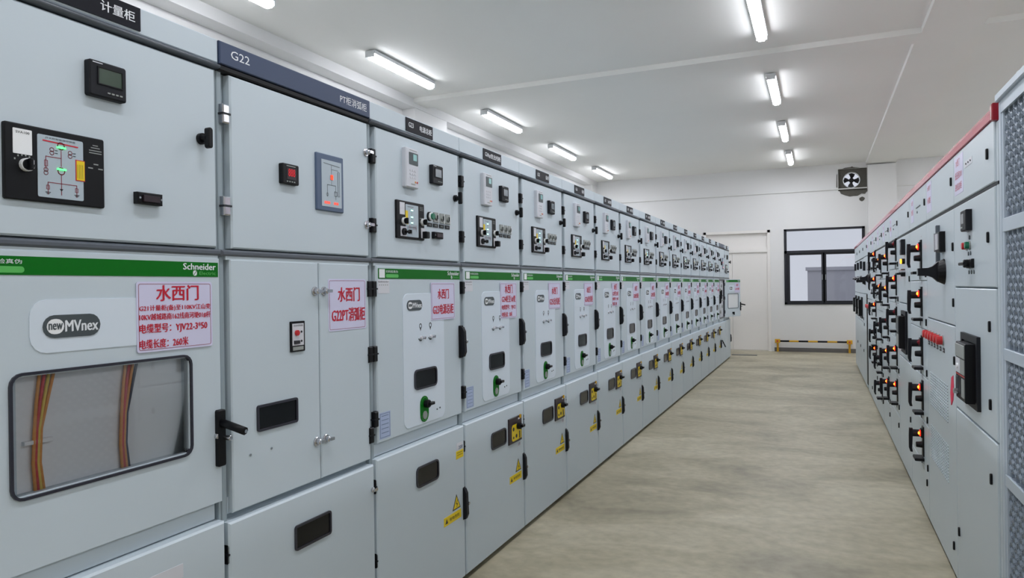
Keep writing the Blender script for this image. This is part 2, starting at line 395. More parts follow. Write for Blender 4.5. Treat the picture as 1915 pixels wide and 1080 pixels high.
# ------------------------------------------------------------------ left row: medium voltage switchgear
Y0 = 2.444; PW = .8
def hinge(par, u, w, m_='black', h=.055):
    m = M(); u = max(u, .018); m.box(u-.014, u+.014, w-h/2, w+h/2, -.03, .008, m_, bev=.004)
    m.box(u-.016, u+.016, w-.003, w+.003, -.02, .01, 'black_soft' if m_ == 'black' else 'gap'); m.obj('hinge', par)
def body(t, low_d=0):
    m = M(); W = PW
    m.box(.001, W-.001, .012, 2.31, -1.55, -.032, 'paint_frame')                 # carcass
    m.box(.001, W-.001, 0, .03, -1.5, -.045, 'gap')
    for u0, u1 in ((.001, .022), (W-.01, W-.001)): m.box(u0, u1, .03, 2.22, -.032, -.012, 'paint_frame', bev=.003)
    m.box(.03, W-.02, .818, .871, -.032, -.022, 'paint')
    m.box(.0, W, 1.637, 1.657, -.032, .004, 'lip', bev=.006); m.box(.02, W-.012, 1.626, 1.638, -.03, -.002, 'paint')
    m.box(.1, .13, 2.31, 2.33, -.3, -.27, 'steel'); m.box(W-.13, W-.1, 2.31, 2.33, -.3, -.27, 'steel')
    m.cyl(.12, 2.316, -.06, -.04, .007, 'steel'); m.cyl(.68, 2.316, -.06, -.04, .007, 'steel')
    return m.obj('body', t)
def header(t, txt=None, band=False):
    m = M()
    if band:
        m.box(0, PW, 2.238, 2.31, -.032, .006, 'blue_band', bev=.003)
        m.box(0, PW, 2.218, 2.238, -.03, .002, 'black', bev=.004)
    else:
        m.box(.0015, PW-.0015, 2.238, 2.312, -.032, 0, 'paint', bev=.003)
        m.loft([[(0+k*PW, 2.228+.009*math.sin(a), -.012+.022*max(math.cos(a), -.3)) for a in [j*2*PI/10 for j in range(10)]] for k in (0, 1)], 'lip', smooth=True)
    h = m.obj('header', t)
    if band: 
        m = M(); m.text(txt[0], .045, .125, 2.265, 2.292, .0068, 'white_ink', .0); m.obj('cabinet_number', h); m = M(); m.text(txt[1], .60, .775, 2.258, 2.29, .0068, 'white_ink', .0); m.obj('cabinet_title', h)
    elif txt:
        m = M(); a, b = .283, .522
        m.box(a, b, 2.245, 2.306, 0, .004, 'plate_black'); m.text(txt[0], a+.02, a+.062, 2.266, 2.288, .0046, 'white_ink', .01)
        m.text(txt[1], a+.235-.027*len(txt[1])-.01, a+.228, 2.262, 2.29, .0046, 'white_ink', .01); m.obj('name_plate', h)
    return h
def sticker(par, lines, u0, u1, w0, w1, d=0, ink='red_ink'):
    m = M(); m.box(u0, u1, w0, w1, d, d+.0015, 'sticker', rc=.008)
    m.rim(u0+.006, u1-.006, w0+.006, w1-.006, .0012, d+.0015, d+.002, 'maroon', rc=.006)
    for t, a, b, c, e in lines:
        m.text(t, u0+(u1-u0)*a, u0+(u1-u0)*b, w1-(w1-w0)*e, w1-(w1-w0)*c, d+.0024, ink, .018)
    return m.obj('red_lettered_sticker', par)
def knob_T(par, u, w):
    m = M(); m.cyl(u, w, 0, .012, .017, 'black'); m.cyl(u, w, .012, .03, .011, 'black'); m.box(u-.009, u+.009, w-.031, w+.031, .026, .044, 'black', rc=.008, bev=.003)
    m.obj('door_knob', par)
def cam_lock(par, u, w):
    m = M(); m.cyl(u, w, 0, .006, .017, 'chrome', bev=.002); m.cyl(u, w, .006, .022, .010, 'chrome', bev=.003); m.box(u-.006, u+.02, w-.006, w+.006, .018, .028, 'chrome', rc=.004)
    m.obj('key_lock', par)
def terminal(par, u0, u1, w0, w1):
    m = M(); m.box(u0, u1, w0, w1, 0, .018, 'black', bev=.003); m.box(u0+.014, u1-.014, w0+.006, w1-.008, .018, .024, 'lock_paint', bev=.001)
    m.cyl(u0+.006, (w0+w1)/2, .018, .02, .003, 'steel', n=8); m.cyl(u1-.006, (w0+w1)/2, .018, .02, .003, 'steel', n=8); m.obj('terminal_block', par)
def meter(par, u0, u1, w0, w1, lcd='lcd_dark'):
    W, H = u1-u0, w1-w0; m = M(); m.box(u0, u1, w0, w1, 0, .02, 'black_soft', rc=.006, bev=.004)
    m.rim(u0+W*.2, u1-W*.12, w0+H*.34, w1-H*.16, .003, .02, .0225, 'black', inner_d=.0205); m.box(u0+W*.23, u1-W*.14, w0+H*.37, w1-H*.19, .0195, .0207, lcd)
    m.box(u0+W*.08, u0+W*.34, w1-H*.08, w1-H*.055, .02, .0206, 'off_white')
    for i in range(4): m.box(u0+W*(.46+.11*i), u0+W*(.53+.11*i), w0+H*.13, w0+H*.17, .02, .022, 'lamp_grey')
    m.obj('power_meter', par)
def sym_circle(m, u, w, d, c='maroon'):
    m.ringline(u, w+.004, .005, .0014, d, c, 8); m.ringline(u, w-.004, .005, .0014, d, c, 8)
def mimic(m, u0, u1, w0, w1, d, led, big):
    W, H = u1-u0, w1-w0; c = 'maroon'; g = lambda a, b: (u0+a*W, w0+b*H); t = .0016
    m.box(u0, u1, w0, w1, d-.001, d, 'grey_panel', rc=.004); e = d+.0006
    if big:
        m.line([g(.12, .91), g(.87, .89)], .0032, e, 'red_ink'); m.text('开关柜智能操控装置', *([g(.16, 0)[0], g(.82, 0)[0], g(0, .945)[1], g(0, .975)[1]]), e, 'dark_ink', 0)
        for y in (.86, .45): m.ringline(*g(.5, y), .0085, .0022, e, c, 10)
        for y in (.83, .475): m.box(g(.41, 0)[0], g(.6, 0)[0], g(0, y-.008)[1], g(0, y+.018)[1], d, d+.002, led)
        m.line([g(.5, .78), g(.5, .53)], t, e, c); m.line([g(.5, .66), g(.17, .66), g(.17, .6)], t, e, c)
        m.rim(*(g(.14, 0)[0], g(.21, 0)[0], g(0, .5)[1], g(0, .6)[1]), .001, d, e, c); m.line([g(.17, .6), g(.17, .45)], t, e, c); sym_circle(m, *g(.17, .42), e)
        for x in (.3, .7): sym_circle(m, *g(x, .76-.02*x), e); m.line([g(x+.07, .775), g(x+.12, .775)], t, e, 'dark_ink'); m.line([g(x+.07, .73), g(x+.12, .73)], t, e, 'dark_ink')
        m.line([g(.5, .4), g(.5, .06)], t, e, c); m.line([g(.21, .2), g(.21, .245), g(.84, .245), g(.84, .2)], t, e, c)
        for x in (.21, .84):
            m.rim(*(g(x-.035, 0)[0], g(x+.035, 0)[0], g(0, .13)[1], g(0, .2)[1]), .001, d, e, c)
            m.line([g(x, .2), g(x, .05)], t, e, c); m.line([g(x-.05, .085), g(x+.05, .085)], t, e, 'dark_ink'); m.line([g(x-.03, .065), g(x+.03, .065)], t, e, 'dark_ink')
        m.poly([g(.46, .16), g(.54, .16), g(.5, .12)], d, e, 'dark_ink')
        a, b = g(.82, .33), g(1.03, .68); m.box(a[0], b[0], a[1], b[1], d, e+.0004, 'red_ink'); m.box(a[0]+.002, b[0]-.001, a[1]+.002, b[1]-.002, e+.0004, e+.0008, 'yellow')
        for k in range(4): m.line([(a[0]+.004+.0045*k, a[1]+.006), (a[0]+.004+.0045*k, b[1]-.012)], .0008, e+.0012, 'dark_ink')
    else:
        m.line([g(.15, .93), g(.6, .93)], .0018, e, 'dark_ink')
        for y in (.83, .62, .44): m.ringline(*g(.47, y), .0065, .0016, e, 'green', 8); m.box(g(.41, 0)[0], g(.55, 0)[0], g(0, y-.018)[1], g(0, y+.018)[1], d, d+.002, led)
        m.line([g(.47, .76), g(.47, .69)], t, e, 'green'); m.line([g(.47, .56), g(.47, .5)], t, e, 'green'); m.line([g(.47, .38), g(.47, .06)], t, e, 'dark_ink')
        m.line([g(.15, .18), g(.15, .3), g(.8, .3), g(.8, .18)], t, e, 'dark_ink')
        for x in (.3, .62, .78): sym_circle(m, *g(x, .3), e)
        m.rim(*(g(.25, 0)[0], g(.42, 0)[0], g(0, .08)[1], g(0, .22)[1]), .001, d, e, 'dark_ink')
        m.box(*(g(-.02, 0)[0], g(.17, 0)[0], g(0, .38)[1], g(0, .8)[1]), d, e, 'yellow')
def control_unit(par, u0, u1, w0, w1, big=False, led='led_cyan'):
    W, H = u1-u0, w1-w0; g = lambda a, b: (u0+a*W, w0+b*H); m = M(); m.box(u0, u1, w0, w1, 0, .01, 'black', rc=.005, bev=.003)
    d = .011
    if big:
        mimic(m, *(g(.30, 0)[0], g(.76, 0)[0], g(0, .07)[1], g(0, .91)[1]), d, led, True)
        a, b = g(.075, .60), g(.25, .93)
        m.box(a[0], b[0], a[1], b[1], .01, d, 'white', rc=.002)
        m.text('SVA100', a[0]+.006, b[0]-.006, b[1]-.011, b[1]-.005, d+.0006, 'dark_ink', 0)
        for i, (x, y) in enumerate(((.09, .53), (.12, .575), (.155, .59), (.19, .59), (.225, .575))): m.box(g(x-.006, 0)[0], g(x+.006, 0)[0], g(0, y-.012)[1], g(0, y+.012)[1], .01, d, 'lamp_grey')
        for k, (y, L) in enumerate(((.90, .05), (.865, .09), (.825, .13), (.79, .13))): m.line([g(.895-L/2, y-.01), g(.895+L/2, y-.01)], .0022, .0106, 'lamp_grey')
        for x, y in ((.84, .56), (.95, .56), (.9, .62)): m.line([g(x-.02, y), g(x+.02, y)], .003, .0106, 'lamp_grey')
        ku = [(.19, .465, 0)]
    else:
        mimic(m, *(g(.30, 0)[0], g(.76, 0)[0], g(0, .06)[1], g(0, .92)[1]), d, led, False)
        m.box(*(g(.1, 0)[0], g(.27, 0)[0], g(0, .63)[1], g(0, .95)[1]), .01, d, 'off_white')
        m.box(*(g(.12, 0)[0], g(.33, 0)[0], g(0, .06)[1], g(0, .32)[1]), .01, d+.0003, 'off_white'); m.box(*(g(.86, 0)[0], g(1.02, 0)[0], g(0, .06)[1], g(0, .34)[1]), .01, d, 'off_white')
        for y in (.9, .86, .82, .6, .5): m.line([g(.82, y), g(.94, y)], .0018, .0106, 'lamp_grey')
        ku = [(.23, .46, 0), (.22, .18, 1), (.92, .5, 0), (.97, .15, 2)]
    for a, b, kind in ku:
        u, w_ = g(a, b)
        if kind == 0: m.cyl(u, w_, .01, .02, .0165 if not big else .0155, 'white'); m.cyl(u, w_, .02, .024, .013, 'black'); m.box(u-.004, u+.004, w_-.013, w_+.013, .024, .036, 'black', bev=.002); m.box(u+.002, u+.010, w_+.001, w_+.011, .024, .0262, 'white_ink')
        elif kind == 1: m.cyl(u, w_, .01, .02, .016, 'black'); m.tube([(u, w_, .02), (u+.03, w_, .03)], .005, 'black'); m.box(u+.022, u+.032, w_-.008, w_+.008, .02, .036, 'black', bev=.002)
        else: m.box(u-.014, u+.014, w_-.016, w_+.016, .01, .036, 'black', bev=.004)
    m.obj('control_unit', par)
def relay(par):
    m = M(); u0, u1, w0, w1 = .25, .362, 1.985, 2.165
    m.box(u0, u1-.004, w0, w1, 0, .022, 'relay_body', rc=.006, bev=.005)
    m.box(u0+.024, u1-.012, w1-.075, w1-.02, .022, .0235, 'relay_dark', rc=.003); m.box(u0+.058, u1-.024, w1-.055, w1-.026, .0235, .0242, 'lcd')
    m.box(u0+.03, u1-.02, w1-.012, w1-.008, .022, .0226, 'lamp_grey')
    for i in range(3):
        for j in range(3): m.box(u0+.03+.02*i, u0+.04+.02*i, w0+.042+.016*j, w0+.050+.016*j, .022, .024, 'off_white', bev=.0005)
    m.box(u0+.072, u0+.08, w0+.024, w0+.032, .022, .024, 'wire_or'); m.box(u0+.088, u0+.096, w0+.024, w0+.032, .022, .024, 'button_red')
    m.box(u0+.04, u0+.075, w0+.014, w0+.019, .022, .0226, 'lamp_grey')
    m.obj('protection_relay', par)
def selector(par, u, w, kind):
    m = M()
    if kind == 'green': m.cyl(u-.004, w, 0, .008, .022, 'black', n=20); m.cyl(u-.001, w, .008, .014, .019, 'white', n=20); m.cyl(u+.004, w, .014, .022, .015, 'button_green', n=20)
    else:
        m.box(u-.021, u+.021, w-.024, w+.024, 0, .006, 'lamp_grey', rc=.003); m.box(u+.021, u+.025, w-.026, w+.022, 0, .007, 'white')
        m.cyl(u, w, .006, .012, .011, 'lamp_grey'); m.ringline(u, w, .0145, .003, .0066, 'dark_ink', 10, 200, 420); m.box(u-.003, u+.003, w-.01, w+.01, .012, .015, 'black_soft')
    o = m.obj('pilot_switch', par)
def tagplate(par, u, w):
    m = M(); m.box(u-.023, u+.023, w-.009, w+.009, 0, .003, 'black'); m.text('储能', u-.012, u+.012, w-.004, w+.004, .0036, 'lamp_grey', 0); m.obj('switch_tag', par)
def green_band(par, qr=True):
    m = M(); m.box(.05, .785, 1.571, 1.615, 0, .0015, 'green'); d = .002
    m.text('Schneider', .655, .775, 1.592, 1.611, d, 'white_ink', .02); m.text('Electric', .713, .775, 1.577, 1.587, d, 'green_light', .0)
    m.poly(rr(.690, .704, 1.574, 1.590, .006), .0015, d, 'white_ink'); m.line([(.693, 1.577), (.701, 1.587)], .002, d+.0003, 'green')
    m.box(.056, .098, 1.575, 1.612, .0015, .0025, 'white'); m.box(.10, .205, 1.5725, 1.6135, .0015, .0018, 'green_light' if not qr else 'green')
    m.text('扫码验真伪', .106, .2, 1.597, 1.608, .0024, 'white_ink', 0); m.poly(rr(.106, .205, 1.576, 1.591, .007), .0018, .0024, 'green_light')
    m.obj('green_brand_band', par)
def logo(par, u0, u1, w0, w1, d=.004):
    m = M(); H = w1-w0; m.box(u0, u1, w0, w1, d-.002, d, 'slate', rc=H/2); a = u0+(u1-u0)*.06; b = u0+(u1-u0)*.35
    m.poly(rr(a, b, w0+H*.17, w1-H*.17, H*.33), d, d+.0006, 'white'); m.text('new', a+.1*(b-a), b-.1*(b-a), w0+H*.36, w1-H*.36, d+.0012, 'slate', .02)
    m.text('MVnex', b+.003, u1-(u1-u0)*.05, w0+H*.25, w1-H*.25, d+.0008, 'white_ink', .02); m.obj('maker_badge', par)
def swing_handle(par, u, w0, w1, lock=True, lever=False):
    u = min(u, .782)
    m = M(); m.box(u-.016, u+.016, w0, w1, 0, .014, 'black', rc=.006, bev=.003)
    if not lever: 
        m.loft([[(u-.012, y, .014), (u+.012, y, .014), (u+.012, y, k), (u-.012, y, k)] for y, k in ((w0+.006, .024), (w0+.03, .034), (w1-.03, .03), (w1-.008, .02))], 'black_soft')
    if lever == 'out': m.tube([(u, w1-.04, .01), (u, w1-.05, .06), (u, w1-.06, .105)], .013, 'black'); m.cyl(u, w1-.06, .1, .11, .006, 'chrome', n=8)
    if lever == 'down':
        m.loft([[(u-.012, y, k0), (u+.012, y, k0), (u+.012, y, k), (u-.012, y, k)] for y, k0, k in ((w0+.01, .07, .09), (w1-.03, .012, .03))], 'black_soft')
    if lock: m.cyl(u+.009, (w0+w1)/2, .012, .04, .008, 'chrome', bev=.002)
    m.obj('swing_handle', par)
def view_window(par, u0, u1, w0, w1, d=0, door_glass='glass_dark', rc=.024):
    m = M(); m.box(u0+.005, u1-.005, w0+.005, w1-.005, d, d+.002, door_glass, rc=max(rc-.004, .003))
    m.rim(u0, u1, w0, w1, .008, d, d+.006, 'window_rim', rc=rc, inner_d=d+.002); m.obj('viewing_window', par)
def lock_block(par, u0, u1, w0, w1, d):
    m = M(); m.box(u0, u1, w0, w1, d, d+.008, 'lock_paint', bev=.002); W, H = u1-u0, w1-w0; g = lambda a, b: (u0+a*W, w0+b*H); e = d+.0086
    m.poly(rr(*(g(.2, 0)[0], g(.82, 0)[0], g(0, .08)[1], g(0, .72)[1]), .02), d+.008, e, 'yellow')
    for a, b, r in ((.33, .55, .012), (.55, .25, .012), (.33, .22, .008)): m.cyl(*g(a, b), e, e+.001, r, 'dark_ink', n=12)
    m.box(*(g(.72, 0)[0], g(.94, 0)[0], g(0, .1)[1], g(0, .45)[1]), e, e+.001, 'yellow'); m.box(*(g(.76, 0)[0], g(.84, 0)[0], g(0, .12)[1], g(0, .4)[1]), e+.001, e+.0015, 'dark_ink')
    u, w_ = g(.66, .62); m.cyl(u, w_, d+.008, d+.03, .02, 'black'); m.box(u-.006, u+.035, w_-.008, w_+.008, d+.028, d+.045, 'black', bev=.002)
    m.box(*(g(.7, 0)[0], g(.84, 0)[0], g(0, .86)[1], g(0, .93)[1]), d+.008, e, 'off_white'); m.box(*(g(.8, 0)[0], g(.86, 0)[0], g(0, .9)[1], g(0, 1.04)[1]), d+.008, d+.016, 'bar_yellow')
    m.obj('earthing_lock', par)
    m = M(); m.box(g(.72, 0)[0], g(.98, 0)[0], w0-.035, w0-.01, d, d+.001, 'off_white'); m.text('合', g(.75, 0)[0], g(.95, 0)[0], w0-.032, w0-.013, d+.0016, 'mimic_blue', 0); m.obj('lock_label', par)
def warning(par, u0, u1, w0, d):
    m = M(); cx = u1-.045; P = lambda k, y: [(cx-.045*k, y-.025*k), (cx+.04*k, y-.025*k), (cx-.0025*k, y+.05*k)]
    y = w0+.078
    m.poly(P(1, y), d, d+.001, 'dark_ink'); m.poly(P(.78, y), d+.001, d+.0014, 'yellow'); m.line([(cx+.006, y+.02), (cx-.006, y+.002), (cx+.006, y), (cx-.003, y-.014)], .004, d+.002, 'dark_ink')
    m.box(u0, u1, w0, w0+.043, d, d+.0012, 'yellow'); m.poly([(u0+.012, w0+.01), (u0+.04, w0+.01), (u0+.026, w0+.034)], d+.0012, d+.0016, 'dark_ink')
    m.text('有电危险', u0+.055, u1-.02, w0+.013, w0+.03, d+.0018, 'dark_ink', 0); m.obj('warning_label', par)
def lower_door(t, d=.012, hinges=True):
    m = M(); m.box(.006, .79, .03, .813, -.03, d, 'paint', bev=.006); o = m.obj('lower_door', t)
    if hinges: hinge(o, .0, .70, h=.06); hinge(o, .0, .39, h=.06)
    return o
def upper_door(t, metal=False, u0=.045, u1=.785):
    m = M(); m.box(u0, u1, 1.662, 2.214, -.03, 0, 'paint', bev=.005); o = m.obj('upper_door', t)
    hinge(o, .022, 2.085, 'chrome' if metal else 'black', .06); hinge(o, .022, 1.795, 'chrome' if metal else 'black', .06); return o

STK = {3: ('G23电源总柜',), 4: ('G24柜至1#变', '电缆型号：YJV22', '电缆长度：20米'), 5: ('G25出线柜',), 6: ('G26出线柜',), 7: ('G27柜至2#变', '电缆型号：YJV22', '电缆长度：30米')}
NM = {3: '电源总柜', 4: '1#变出线柜', 5: '备用', 6: '备用', 7: '2#变柜'}
ORD = ['first', 'second', 'third', 'fourth', 'fifth', 'sixth', 'seventh', 'eighth', 'ninth', 'tenth', 'eleventh', 'twelfth', 'thirteenth', 'fourteenth', 'fifteenth', 'sixteenth']
GRP = 'grey switchgear cabinets of the long left row'
def feeder(k):
    """k = 0 is the cabinet next to the blue-banded one"""
    no = 23+k; q = k+3
    if k == 0: lab = 'grey switchgear cabinet G23, green band, beside the one with full blue header'
    elif k == 13: lab = 'grey switchgear cabinet G36, thirteenth beyond G23, beside the exposed open compartment'
    else: lab = 'grey green-banded switchgear cabinet with plate G%d, %s beyond G23' % (no, ORD[k-1])
    t = thing('switchgear_cabinet', lab, 'cabinet', (LX, Y0+PW*k, 0), PI/2, GRP)
    body(t); header(t, ('G%d' % no, NM.get(q, '%d#变柜' % (q % 9+1)))); o = upper_door(t); relay(o); meter(o, .49, .592, 2.032, 2.123, 'lcd_grey')
    led = 'led_cyan' if k < 4 else ('led_cyan' if k % 3 == 0 else 'lamp_grey')
    control_unit(o, .186, .423, 1.752, 1.922, led=led); knob_T(o, .742, 1.987)
    for j, u in enumerate((.486, .543, .602, .660)):
        if k == 0: selector(o, u, 1.872, 'green' if j == 0 else 'sq'); tagplate(o, u-.002, 1.832)
        elif j > 0: selector(o, u-.03, 1.872, 'sq'); tagplate(o, u-.036, 1.832)
    if k == 0: terminal(o, .505, .59, 1.768, 1.8)
    # middle door
    m = M(); m.box(.035, .79, .874, 1.628, -.03, 0, 'paint', bev=.005); o = m.obj('middle_door', t)
    for w_ in (1.528, 1.255, .98): hinge(o, .012, w_, h=.065)
    green_band(o); m = M(); m.box(.236, .61, .893, 1.504, 0, .003, 'paint_light', rc=.04, bev=.001); ip = m.obj('inlay_panel', o)
    logo(o, .268, .40, 1.426, 1.474, .005)
    s = STK.get(q, ('G%d出线柜' % no,)); u0, u1, w0, w1 = .483, .722, 1.372, 1.555
    if k in (4, ): u0, u1 = .5, .73
    if len(s) == 1: sticker(o, [('水西门', .27, .73, .17, .44), (s[0], .07, .93, .58, .85)], u0, u1, w0, w1, .003)
    else: sticker(o, [('水西门', .27, .73, .05, .3), (s[0], .08, .92, .36, .55), (s[1], .08, .92, .62, .77), (s[2], .08, .7, .82, .95)], u0, u1, w0-.03, w1, .003)
    m = M(); m.box(.046, .134, 1.508, 1.566, 0, .001, 'off_white'); m.text('Schneider', .05, .128, 1.555, 1.562, .0016, 'dark_ink', 0)
    for i in range(5): m.box(.056+.015*i, .062+.015*i, 1.542, 1.546, .001, .0016, 'lamp_grey')
    m.obj('small_white_label', o)
    for u in (.385, .475):
        m = M(); m.ringline(u, 1.352, .010, .004, .0036, 'dark_ink', 10); m.poly([(u-.006, 1.343), (u+.006, 1.343), (u, 1.328)], .003, .0036, 'dark_ink'); m.obj('key_pictogram', o); m = M()
        m.cyl(u, 1.298, .003, .012, .008, 'off_white'); m.line([(u-.018, 1.292), (u-.006, 1.284), (u+.006, 1.284)], .006, .0036, 'slate'); m.cyl(u+.018, 1.296, .003, .02, .007, 'chrome', bev=.001); m.obj('key_socket', o)
    view_window(o, .322, .528, 1.058, 1.152, .003)
    m = M(); m.box(.372, .446, .90, 1.022, .003, .006, 'green', rc=.036); m.ringline(.409, .935, .028, .0022, .0066, 'green_light', 14, 180, 360); m.ringline(.409, .987, .028, .0022, .0066, 'green_light', 14, 0, 180)
    m.cyl(.409, .932, .006, .009, .019, 'lamp_grey', n=20); m.cyl(.416, .985, .006, .03, .019, 'black', bev=.004); m.box(.409, .45, .978, .992, .024, .04, 'black', bev=.003); m.obj('racking_knob', o)
    m = M(); m.cyl(.528, .94, .003, .006, .004, 'slate', n=8); m.cyl(.556, .943, .003, .006, .004, 'slate', n=8); m.obj('screw_pair', o)
    swing_handle(o, .79, 1.165, 1.332)
    m = M(); m.box(.045, .128, .888, 1.0, 0, .001, 'blue_label'); m.rim(.05, .123, .893, .995, .0015, .001, .0014, 'mimic_blue')
    for i in range(5): m.line([(.06, .985-.018*i), (.112, .985-.018*i)], .002, .0016, 'mimic_blue')
    m.obj('paper_label', o)
    # lower door
    o = lower_door(t); d = .012
    view_window(o, .314, .518, .608, .705, d)
    if k == 0:
        m = M(); m.box(.70, .778, .655, .695, d, d+.001, 'yellow'); m.box(.705, .772, .70, .735, d, d+.001, 'off_white'); m.text('200', .725, .768, .703, .72, d+.0016, 'mimic_blue', .01)
        for i in range(2): m.line([(.71, .685-.012*i), (.765, .685-.012*i)], .002, d+.0016, 'dark_ink')
        m.obj('yellow_notice', o)
    else: lock_block(o, .549, .743, .588, .742, d)
    warning(o, .566, .745, .352, d)
    m = M(); m2 = o; swing_handle(o, .787, .325, .495)
    return t
def metering(k, far=False):
    """end cabinets: G21 near the camera, G38 at the far end with its middle door ajar"""
    t = thing('switchgear_cabinet', 'grey switchgear cabinet at the far end of the row, its middle door standing ajar' if far else 'nearest grey metering cabinet, large windowed middle door and red-lettered cable sticker', 'cabinet', (LX, Y0+PW*k, 0), PI/2, GRP)
    body(t); header(t, None)
    h = [c for c in t.children if c.name.startswith('header')][0]
    m = M(); m.box(.02, .523, 2.246, 2.309, 0, .004, 'plate_black') if not far else m.box(.283, .522, 2.245, 2.306, 0, .004, 'plate_black')
    m.text('计量柜', .405, .505, 2.264, 2.292, .0046, 'white_ink', .01)
    if far: pass
    else: m.text('G21', .06, .14, 2.264, 2.29, .0046, 'white_ink', .0)
    m.obj('name_plate', h)
    o = upper_door(t); meter(o, .361, .466, 2.032, 2.124); control_unit(o, .16, .406, 1.746, 1.924, big=True, led='led_green'); knob_T(o, .726, 1.988); terminal(o, .496, .576, 1.769, 1.801)
    piv = None
    m = M()
    # middle door with a real opening behind its pane
    q = .035; U = lambda x: x
    u0, u1, w0, w1 = .166, .68, 1.043, 1.342
    for a, b, c, d_ in ((q, u0+.01, .874, 1.628), (u1-.01, .79, .874, 1.628), (u0+.01, u1-.01, .874, w0+.01), (u0+.01, u1-.01, w1-.01, 1.628)): m.box(a, b, c, d_, -.03, 0, 'paint')
    o = m.obj('middle_door', t)
    for w_ in (1.528, 1.255, .98): hinge(o, .012, w_, h=.065)
    green_band(o)
    m = M(); m.box(u0+.006, u1-.006, w0+.006, w1-.006, -.008, -.004, 'glass' if not far else 'lamp_shell', rc=.02); m.rim(u0, u1, w0, w1, .007, -.006, .006, 'window_rim', rc=.03, inner_d=-.006); m.obj('viewing_window', o)
    m = M(); m.box(.215, .62, 1.383, 1.512, 0, .002, 'paint_light', rc=.04); m.obj('inlay_panel', o)
    logo(o, .245, .392, 1.418, 1.474, .004)
    sticker(o, [('水西门', .24, .8, .05, .28), ('G21计量柜(备)至110KV江山变', .03, .97, .335, .43), ('10KV越城路南162线南河埂01#杆', .03, .97, .455, .55), ('电缆型号：YJV22-3*50', .03, .92, .60, .75), ('电缆长度：260米', .03, .65, .82, .95)] if not far else [('水西门', .27, .73, .1, .36), ('G38计量柜', .1, .9, .5, .75)], .498, .758, 1.36, 1.556, .002)
    swing_handle(o, .80, .985, 1.16, lever='out')
    if not far:
        m = M(); m.cyl(.77, 1.08, 0, .012, .009, 'chrome', bev=.002); m.obj('key_lock', o)
    else:
        o.location = (.035, 0, 0)
        for c in list(o.children):
            c.location = (-.035, 0, 0)
        me = o.data
        for v in me.vertices: v.co.x -= .035
        o.rotation_euler = (0, 0, math.radians(-17))
        m = M(); m.cyl(.4, .95, 0, .02, .02, 'black'); m.box(.39, .41, .91, .97, .02, .04, 'black', bev=.003); kn = m.obj('racking_knob', o); kn.location = (-.035, 0, 0)
    # compartment seen through the pane: back plate, wiring looms
    m = M(); m.box(.10, .75, .95, 1.5, -.0318, -.0305, 'white'); m.box(.16, .2, .95, 1.5, -.0305, -.0295, 'paint'); m.obj('compartment_plate', t)
    m = M()
    for cx, cols in ((.245, ('wire_or', 'wire_red', 'wire_yel', 'wire_or')), (.475, ('wire_or', 'wire_red', 'wire_or', 'wire_blk'))):
        for i, c in enumerate(cols):
            sh = .018*(i-1.5)/2
            m.tube([(cx+.03+sh*1.4, 1.36, -.024), (cx+.012+sh, 1.27, -.022), (cx+sh*.6, 1.2, -.021), (cx-.004+sh*.6, 1.12, -.021), (cx+.006+sh*.8, 1.03, -.024)], .0042, c, n=6)
    m.box(.212, .28, 1.165, 1.175, -.03, -.018, 'white', bev=.001); m.obj('wiring_loom', t)
    o = lower_door(t)
    if not far: 
        m = M(); m.box(.52, .63, .70, .74, .012, .013, 'off_white'); m.obj('paper_label', o); view_window(o, .314, .518, .608, .705, .012)
    swing_handle(o, .787, .325, .495)
    return t
